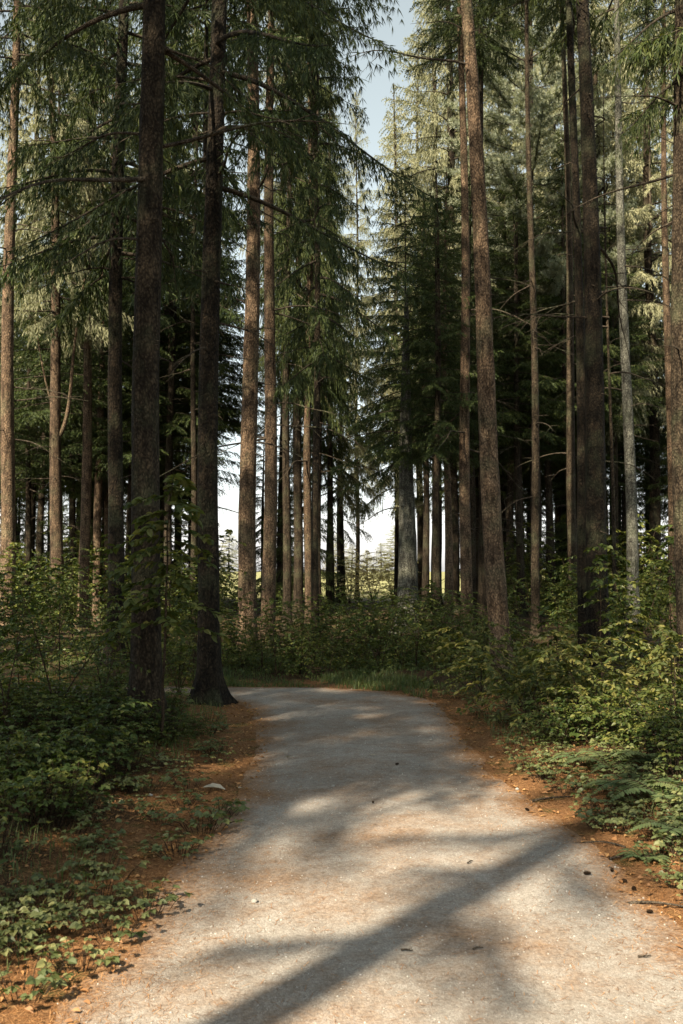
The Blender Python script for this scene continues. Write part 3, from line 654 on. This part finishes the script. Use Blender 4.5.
S('airy', 0, 82, 14.5, 'tall leafy shrub left of the dark trunk', .7)
S('round', 2, 180, 12.8, 'leafy shrub behind the thickest trunk', .9)
S('tall', 0, 170, 16, 'tall shrub seen between the thickest trunk and the flared-root spruce', .8)
S('tall', 1, -2, 17, 'tall sunlit shrub at the foot of the far left trunk', .9)
S('tall', 0, 55, 20, 'sunlit shrub behind the left thicket', .9)
S('tall', 1, 130, 20, 'sunlit shrub right of the dark trunk', .9)
# thicket across the far side of the bend
r = np.random.default_rng(17)
labs = 0
for k, px in enumerate(np.linspace(228, 500, 17)):
    d0 = 14.9 + r.uniform(0, .8)
    S(('airy', 'round', 'airy')[k % 3], k, px + r.uniform(-4, 4), d0, 'leafy green bush in the thicket facing the far side of the bend', r.uniform(.55, .8), group='bushes beyond the bend')
for k, px in enumerate(np.linspace(236, 500, 14)):
    S('tall', k, px + r.uniform(-5, 5), 16.8 + r.uniform(0, 1.6), 'taller leafy bush at the back of the thicket beyond the bend', r.uniform(.42, .68), group='taller bushes beyond the bend')
for k, px in enumerate(np.linspace(300, 470, 8)):
    S('tall', k, px + r.uniform(-5, 5), 20.5 + r.uniform(0, 2.5), 'taller leafy bush at the back of the thicket beyond the bend', r.uniform(.5, .72), group='taller bushes beyond the bend')
for k, px in enumerate((350, 372, 392, 338)):
    S('straw', k, px, 47 + 1.2 * k, ('sunlit straw coloured bush in the left half of the bright gap', 'sunlit straw coloured bush in the middle of the bright gap', 'sunlit straw coloured bush beside the broad grey trunk', 'sunlit straw coloured bush at the left rim of the bright gap')[k], 1.25)
# understorey in the woods left and right
for side, lo, hi, n, lab in (('left', -20, 225, 22, 'leafy bush among the trunks in the left woods'), ('right', 500, 700, 26, 'leafy bush among the trunks in the right woods')):
    for k in range(n * 2):
        dep = r.uniform(13.5, 30) if k < n else r.uniform(30, 46); px = r.uniform(lo, hi)
        S('tall' if k >= n else ('tall', 'airy', 'round', 'airy')[k % 4], k, px, dep, lab, r.uniform(.7, 1.0) if k < n else r.uniform(1.0, 1.6), group='bushes among the trunks ' + side)

for k, px in enumerate(np.linspace(222, 332, 8)):
    S('tall', k, px, 33 + 1.6 * (k % 4), 'leafy bush at the rear of the wood seen between the close slim trunks', r.uniform(.5, .8), group='bushes at the rear of the wood')
# ferns, weeds on the verges
FERN = [fern(200 + k, 9, .5) for k in range(3)]
for k, (px, Y_, s, lab) in enumerate(((628, 6.9, 1.0, 'large fern on the right verge below the dark shrubs'), (662, 6.6, 1.0, 'fern at the right edge beside the large fern'), (610, 7.5, .9, 'fern left of the large fern, nearer the path bend'),
                                 (682, 5.9, .9, 'fern nearest the viewer on the right edge'), (580, 7.9, .7, 'small fern beside the needle litter on the right verge'), (648, 7.5, .9, 'fern behind the large fern'), (640, 5.6, .45, 'tiny lone fern on the orange needle litter at right'))):
    x = px2x(px, Y_); o = bpy.data.objects.new('fern', None); col.objects.link(o); o.location = (x, Y_, gz(x, Y_)); o.scale = (s,) * 3; o.rotation_euler = (0, 0, k * 1.3); o.empty_display_size = .1
    tag(o, lab, 'fern')
    for m in FERN[k % 3]: link('frond', m, o)
WEED = [weed(210 + k, 20 + 5 * k, .15 + .02 * k, .043, .10) for k in range(4)]
WEEDL = [weed(220 + k, 34, .21, .048, .26, M_LEAF) for k in range(3)]
r = np.random.default_rng(23)
hero = [(20, 4.35, 'low leafy weed in the sun at the lower left edge'), (65, 4.55, 'sunlit weed patch second from the lower left edge'), (105, 4.85, 'sunlit weed on the orange litter at lower left'), (150, 4.75, 'green weed nearest the gravel at lower left'),
        (118, 4.45, 'green weed on orange needles at lower left'), (205, 6.25, 'bushy green weed growing onto the gravel from the left'), (222, 6.55, 'green weed at the gravel edge behind the bushy one'), (183, 5.7, 'weed in half shade on the left litter'),
        (85, 4.1, 'small weed at the bottom left beside the path'), (30, 3.85, 'small weed in the bottom left corner'), (55, 4.85, 'weed behind the sunlit patch at lower left')]
for k, (px, Y_, lab) in enumerate(hero):
    plant('weed', [WEED[k % 4]], px2x(px, Y_), Y_, lab, 'weed', None, 1.0 if k not in (5,) else 1.35, k * 1.7)
cnt = 0
while cnt < 160:
    Y_ = 4.0 + 8 * r.uniform(0, 1) ** 1.3; px = r.uniform(-10, 240); x = px2x(px, Y_); d = sdist([x], [Y_])[0]
    if d < .22 or d < .75 and r.uniform() > .30: continue
    cnt += 1
    plant('weed', [(WEEDL if d > .8 else WEED)[cnt % 3]], x, Y_, 'low green weed in the shaded ground cover on the left verge', 'weed', 'weeds on the left verge', r.uniform(.7, 1.15), r.uniform(0, 6))
cnt = 0
while cnt < 190:
    Y_ = 4.4 + 8.4 * r.uniform(0, 1) ** 1.6; px = r.uniform(440, 700); x = px2x(px, Y_); d = sdist([x], [Y_])[0]
    if d < .18 or d < .7 and r.uniform() > .65: continue
    cnt += 1
    plant('weed', [(WEEDL if d > 1.0 else WEED)[cnt % 3]], x, Y_, 'low green weed in the ground cover on the right verge', 'weed', 'weeds on the right verge', r.uniform(.6, 1.1), r.uniform(0, 6))

# ---------------------------------------------------------------- stuff: grass, needles, leaves, grit
def blades(pts, h, w, r, mat, lean=.5):
    n = len(pts); mb = MB(); a = r.uniform(0, 2 * PI, n); hh = h * r.uniform(.5, 1.3, n)
    d = np.stack([np.cos(a), np.sin(a), np.zeros(n)], 1); s = np.stack([-np.sin(a), np.cos(a), np.zeros(n)], 1) * w
    k = r.uniform(.1, lean, n)
    m = pts + d * (hh * k * .35)[:, None] + np.array([0, 0, 1]) * (hh * .6)[:, None]; t = pts + d * (hh * k)[:, None] + np.array([0, 0, 1]) * (hh * (1 - .4 * k))[:, None]
    v = np.stack([pts - s, pts + s, m + s * .7, m - s * .7, t], 1).reshape(-1, 3); o = np.arange(n)[:, None] * 5
    ti = np.repeat(r.uniform(0, 1, n), 5)
    mb.add(v, o + np.array([[0, 1, 2, 3]]), 0, False, ti)
    mb.loops.append((o + np.array([[3, 2, 4]])).ravel()); mb.sizes.append(np.full(n, 3, int)); mb.mat.append(np.zeros(n, int)); mb.sm.append(np.zeros(n, bool))
    return mb
r = np.random.default_rng(31)
def scatter(n, x0, x1, y0, y1, fn):
    x = r.uniform(x0, x1, n); y = r.uniform(y0, y1, n); d = sdist(x, y); k = fn(x, y, d); return x[k], y[k], d[k]
x, y, d = scatter(90000, -4.5, 5.5, 11.5, 17.5, lambda x, y, d: (d > -.03) & (y > 12.6 - .0 * x) & ((y > 13.3) | (x > .8)) & (r.uniform(0, 1, len(x)) < np.clip(1.1 - d * .25, .15, 1) * np.clip(.55 + np.sin(x * 3.1 + np.sin(y * 4)) * .5 + .3 * np.sin(x * 7.7 + y * 5), .04, 1)))
g = blades(np.stack([x, y, surf_z(x, y) - .01], 1), .06 + .07 * (.5 + .5 * np.sin(x * 2.3 + 1.3 * np.sin(x * 5 + y))), .005, r, None, .8)
tag(link('grass', g.mesh('grass_verge', M_GRASS)), 'short green grass along the far side of the path bend', 'grass', None, 'stuff')
x, y, d = scatter(40000, -5, 5.5, 3.5, 13, lambda x, y, d: (d > .3) & (np.abs(x) < .45 * y) & (np.sin(x * 2.3 + 1.7 * np.sin(y * 1.1)) + np.sin(y * 1.9 + x) > .3))
g = blades(np.stack([x, y, surf_z(x, y) - .01], 1), .11, .003, r, None, .9)
tag(link('verge_grass', g.mesh('verge_grass', M_GRASS)), 'thin sparse grass in the ground cover of both verges', 'grass', None, 'stuff')
# ground cover leaves
x, y, d = scatter(30000, -6, 7, 4, 20, lambda x, y, d: (d > .75) & (np.abs(x) < .45 * y) & (r.uniform(0, 1, len(x)) < np.clip((d - .5) * .8, 0, 1)))
mb = MB(); n = len(x); a = r.uniform(0, 2 * PI, n); lz = surf_z(x, y) + r.uniform(.01, .14, n)
leaf_block(mb, np.stack([x, y, lz], 1), np.stack([np.cos(a), np.sin(a), r.normal(-.1, .2, n)], 1), np.array([0, 0, 1.]) + r.normal(0, .35, (n, 3)), r.uniform(.035, .08, n), r.uniform(.03, .055, n), r, 0)
tag(link('ground_cover', mb.mesh('ground_cover', M_LEAF)), 'mass of small green leaves covering the woodland floor beside the path', 'ground cover', None, 'stuff')
# dry needles: thick on the verges, thin on the gravel
def slivers(x, y, z, ln, w, r):
    n = len(x); a = r.uniform(0, 2 * PI, n); ln = ln * r.uniform(.5, 1.3, n); d = np.stack([np.cos(a), np.sin(a), r.normal(0, .14, n)], 1) * (ln / 2)[:, None]
    s = np.stack([-np.sin(a), np.cos(a), np.zeros(n)], 1) * w / 2; p = np.stack([x, y, z], 1)
    mb = MB(); mb.add(np.stack([p - d - s, p + d - s, p + d + s, p - d + s], 1).reshape(-1, 3), np.arange(n)[:, None] * 4 + np.array([[0, 1, 2, 3]]), 0, False, np.repeat(r.uniform(0, 1, n), 4))
    return mb
pat = lambda x, y: .5 + .5 * np.sin(x * 3.1 + 2 * np.sin(y * 1.3)) * np.sin(y * 2.3 + x * 1.4)
x, y, d = scatter(420000, -2.6, 3.2, 3.1, 13.2, lambda x, y, d: (np.abs(x) < .4 * y) & (r.uniform(0, 1, len(x)) < np.where(d > 0, np.clip(1.15 - d * .9, 0, .75), np.clip(.5 * np.exp(d * 5.5) + .012 + .035 * pat(x, y), 0, 1)) * np.clip(5.5 / y, .3, 1)))
g = slivers(x, y, surf_z(x, y) + .003, .036, .0019, r)
tag(link('fallen_needles', g.mesh('fallen_needles', M_DRYN)), 'dry orange brown needles strewn over the verges and the gravel', 'needle litter', None, 'stuff')
x, y, d = scatter(12000, -3, 4, 3.2, 13, lambda x, y, d: (np.abs(x) < .42 * y) & (d > -.1) & (r.uniform(0, 1, len(x)) < np.clip(1 - d * .4, .1, .8)))
mb = MB(); n = len(x); a = r.uniform(0, 2 * PI, n)
leaf_block(mb, np.stack([x, y, surf_z(x, y) + .008], 1), np.stack([np.cos(a), np.sin(a), r.normal(0, .15, n)], 1), np.array([0, 0, 1.]) + r.normal(0, .3, (n, 3)), r.uniform(.02, .05, n), r.uniform(.012, .03, n), r, 0, cup=.3)
tag(link('leaf_litter', mb.mesh('leaf_litter', M_DRYL)), 'small dry brown leaves scattered along the verges', 'leaf litter', None, 'stuff')
# grit on the path
ico = np.array([(0, 0, 1), (.89, 0, .45), (.28, .85, .45), (-.72, .53, .45), (-.72, -.53, .45), (.28, -.85, .45), (.72, .53, -.45), (-.28, .85, -.45), (-.89, 0, -.45), (-.28, -.85, -.45), (.72, -.53, -.45), (0, 0, -1)])
icf = np.array([(0, 1, 2), (0, 2, 3), (0, 3, 4), (0, 4, 5), (0, 5, 1), (1, 6, 2), (2, 7, 3), (3, 8, 4), (4, 9, 5), (5, 10, 1), (6, 7, 2), (7, 8, 3), (8, 9, 4), (9, 10, 5), (10, 6, 1)])
x, y, d = scatter(16000, -1.3, 1.8, 3.2, 13.6, lambda x, y, d: d < .02)
n = len(x); sz = .0014 + .0034 * r.uniform(0, 1, n) ** 4
v = ico[None] * (1 + r.normal(0, .16, (n, 12, 1))) * sz[:, None, None] * np.array([1.15, .95, .7]) + np.stack([x, y, surf_z(x, y) + sz * .3], 1)[:, None]
mb = MB(); mb.add(v.reshape(-1, 3), (np.arange(n)[:, None, None] * 12 + icf[None]).reshape(-1, 3), 0, True, np.repeat(r.uniform(0, 1, n), 12))
tag(link('gravel', mb.mesh('grit', M_STONE)), 'loose grey grit lying on the path surface', 'gravel', None, 'stuff')

# ---------------------------------------------------------------- small single things on the ground
def ground_pt(px, py):
    """world point on the ground seen at a photo pixel"""
    a = (px - 341.5) / F_PX; b = (512 - py) / F_PX
    c, s = math.cos(PITCH), math.sin(PITCH); dy = c - b * s; dz = s + b * c; t = -CAM_H / dz
    return a * t, dy * t
def cone_mesh(seed, L=.085):
    r = np.random.default_rng(seed); mb = MB(); n = 12; s = np.linspace(0, 1, n); rad = L * .27 * np.sin(np.clip(s * .92 + .1, 0, 1) * PI) ** .6
    tube(mb, np.stack([L * (s - .5), 0 * s, 0 * s], 1), rad * .8, 8, 0)
    for k in range(70):
        t = (k + .5) / 70; a = k * 2.399963; rr = np.interp(t, s, rad) * .8
        c = np.array([L * (t - .5), rr * math.cos(a), rr * math.sin(a)]); o = np.array([.55, math.cos(a) * .8, math.sin(a) * .8]); o /= np.linalg.norm(o)
        w = np.array([0, -math.sin(a), math.cos(a)]) * L * .085
        mb.add([c - w, c + w, c + w * .8 + o * L * .12, c + o * L * .17, c - w * .8 + o * L * .12], [(0, 1, 2, 3, 4)], 0, False)
    return mb.mesh('pine_cone', M_CONE)
CONES = [cone_mesh(1), cone_mesh(2, .07)]
for k, (px, py, lab) in enumerate(((587, 877, 'dark cone on the gravel edge, highest up the path of those at right'), (612, 873, 'dark cone half on the litter right of the highest one'), (624, 884, 'round dark cone on the right litter edge'),
                                (650, 915, 'dark cone lying upright on the pale gravel at right'), (634, 892, 'small dark cone in the litter beside the round one'), (527, 812, 'dark cone by the gravel edge below the shrubs'), (397, 768, 'lone dark cone in the middle of the far gravel'), (373, 808, 'tiny dark cone in the shaded middle of the path'))):
    x, y = ground_pt(px, py); z = float(surf_z([x], [y])[0])
    tag(link('pine_cone', CONES[k % 2], None, (x, y, z + .011), (0, .1 * (k % 3), k * 1.1), .42 if k < 6 else .34), lab, 'pine cone')
def twig_mesh(seed, L):
    r = np.random.default_rng(seed); mb = MB(); n = 9; s = np.linspace(0, 1, n)
    tube(mb, np.stack([L * (s - .5), .06 * L * np.sin(s * 5 + seed), .004 + .03 * L * np.sin(s * 4)], 1), np.linspace(.004 + .01 * L, .002, n), 6, 0)
    tube(mb, np.stack([L * (.1 + .3 * s), .05 * L + .22 * L * s, .005 + .02 * L + 0 * s], 1), np.linspace(.001 + .007 * L, .0015, n), 4, 0)
    return mb.mesh('twig', M_TWIG)
for k, (px, py, L, az, lab) in enumerate(((640, 860, .35, .1, 'pale broken twig on the right litter'), (672, 908, .4, -.1, 'pale twig by the lower right edge'), (560, 800, .45, .5, 'dark twig on sunlit litter right of the gravel'), (600, 845, .3, 2.6, 'short twig amid the right needle litter'), (470, 868, .06, .9, 'short bit of twig on the shaded gravel'),
                                    (60, 898, .4, .3, 'brown stick in the left litter below the weeds'), (478, 957, .05, .5, 'chip of bark on the pale gravel'), (407, 959, .05, 0, 'small dark twig bit inside the shadow strip'), (645, 961, .06, .3, 'small brown chip near the lower right edge'))):
    x, y = ground_pt(px, py); z = float(surf_z([x], [y])[0])
    tag(link('twig', twig_mesh(k, L), None, (x, y, z + .004), (0, 0, az)), lab, 'twig')
def curled_leaf(seed, L, mat):
    r = np.random.default_rng(seed); mb = MB(); nu, nv = 9, 7; U, V = np.meshgrid(np.linspace(0, 1, nu), np.linspace(-1, 1, nv), indexing='ij')
    w = .33 * L * np.sin(np.clip(U, 0.02, .98) * PI) ** .7 * (1 + .15 * np.sin(U * 20)); a = V * 1.0
    v = np.stack([L * (U - .5), w * np.sin(a), .25 * w * 2 * (1 - np.cos(a)) + .08 * L * np.sin(U * 3 + seed) + .01], -1)
    i = np.arange(nu - 1)[:, None] * nv; j = np.arange(nv - 1)[None]
    mb.add(v.reshape(-1, 3), np.stack([i + j, i + j + 1, i + nv + j + 1, i + nv + j], -1).reshape(-1, 4), 0, True, np.full(nu * nv, r.uniform(.2, 1)))
    return mb.mesh('dry_leaf', mat)
for k, (px, py, L, m, lab) in enumerate(((214, 791, .16, M_PALE, 'pale curled dead leaf on the left gravel edge'), (241, 791, .06, M_PALE, 'small pale dead leaf right of the curled pale one'), (288, 760, .06, M_PALE, 'white leaf scrap on the shaded gravel'), (159, 802, .08, M_PALE, 'grey dead leaf on the left litter'),
                                   (373, 760, .05, M_PALE, 'pale scrap in the middle of the far gravel'), (492, 759, .08, M_PALE, 'pale dead leaf at the right gravel edge'), (188, 742, .08, M_DRYL, 'orange dead leaf beside the thickest trunk'), (664, 760, .13, M_DRYL, 'yellow fallen leaf lying on the ferns at right'))):
    x, y = ground_pt(px, py); z = float(surf_z([x], [y])[0])
    if k == 7: z += .3; 
    tag(link('dry_leaf', curled_leaf(k, L, m), None, (x, y, z + .006), (.1, .1, k * .9)), lab, 'leaf')
def rock_mesh(seed, s):
    r = np.random.default_rng(seed); mb = MB(); f = np.vstack([icf, [(11, 7, 6), (11, 8, 7), (11, 9, 8), (11, 10, 9), (11, 6, 10)]])
    mb.add(ico * (1 + r.normal(0, .15, (12, 1))) * s * np.array([1.2, .9, .6]), f, 0, True, r.uniform(.3, .9)); return mb.mesh('pebble', M_STONE)
for k, (px, py, lab) in enumerate(((150, 800, 'grey pebble on the left litter'), (333, 790, 'pebble in the shaded middle of the path'), (254, 906, 'pebble on the sunlit left half of the path'), (517, 790, 'pebble at the right edge of the gravel'), (431, 742, 'pebble on the far right gravel'))):
    x, y = ground_pt(px, py); z = float(surf_z([x], [y])[0])
    tag(link('pebble', rock_mesh(k, .018), None, (x, y, z + .006), (0, 0, k)), lab, 'pebble')

for k_ in CROWN:
    print(k_, [len(m.polygons) for m in CROWN[k_]])
# ---------------------------------------------------------------- light, sky, camera
SUN_EL, AZ = R(41), math.atan2(-.57, -.82)           # direction to the sun: behind the viewer, to the left
w = bpy.data.worlds.new('World'); sc.world = w; w.use_nodes = True
nt = w.node_tree; bg = nt.nodes['Background']; sky = nt.nodes.new('ShaderNodeTexSky'); sky.sky_type = 'NISHITA'; sky.sun_disc = False
sky.sun_elevation = SUN_EL; sky.sun_rotation = AZ; sky.dust_density = 1.0; sky.ozone_density = .6; sky.air_density = 1.0
hs = nt.nodes.new('ShaderNodeHueSaturation'); hs.inputs['Saturation'].default_value = .30; hs.inputs['Hue'].default_value = .44
nt.links.new(sky.outputs[0], hs.inputs['Color']); nt.links.new(hs.outputs[0], bg.inputs[0]); bg.inputs[1].default_value = .071
sl = bpy.data.lights.new('sun', 'SUN'); sl.energy = 5.0; sl.angle = R(1.0); sl.color = (1, .86, .66)
so = bpy.data.objects.new('sun', sl); col.objects.link(so)
sd = Vector((math.sin(AZ) * math.cos(SUN_EL), math.cos(AZ) * math.cos(SUN_EL), math.sin(SUN_EL)))
so.rotation_euler = sd.to_track_quat('Z', 'Y').to_euler(); so.location = (0, 0, 30)
cd = bpy.data.cameras.new('camera'); cam = bpy.data.objects.new('camera', cd); col.objects.link(cam)
cd.sensor_fit = 'VERTICAL'; cd.sensor_height = 36; cd.lens = 36 * F_PX / 1024; cd.clip_end = 3000; cd.clip_start = .05
cd.dof.use_dof = True; cd.dof.focus_distance = 13; cd.dof.aperture_fstop = 5.6
cam.location = (0, 0, CAM_H); cam.rotation_euler = (PI / 2 + PITCH, 0, 0)
sc.camera = cam
sc.view_settings.view_transform = 'Standard'; sc.view_settings.look = 'None'; sc.view_settings.exposure = 1.68; sc.view_settings.gamma = 1
sc.render.engine = 'CYCLES'
cy = sc.cycles; cy.max_bounces = 6; cy.diffuse_bounces = 3; cy.glossy_bounces = 2; cy.transmission_bounces = 3; cy.use_denoising = True; cy.caustics_reflective = False; cy.caustics_refractive = False
cy.sample_clamp_indirect = 6
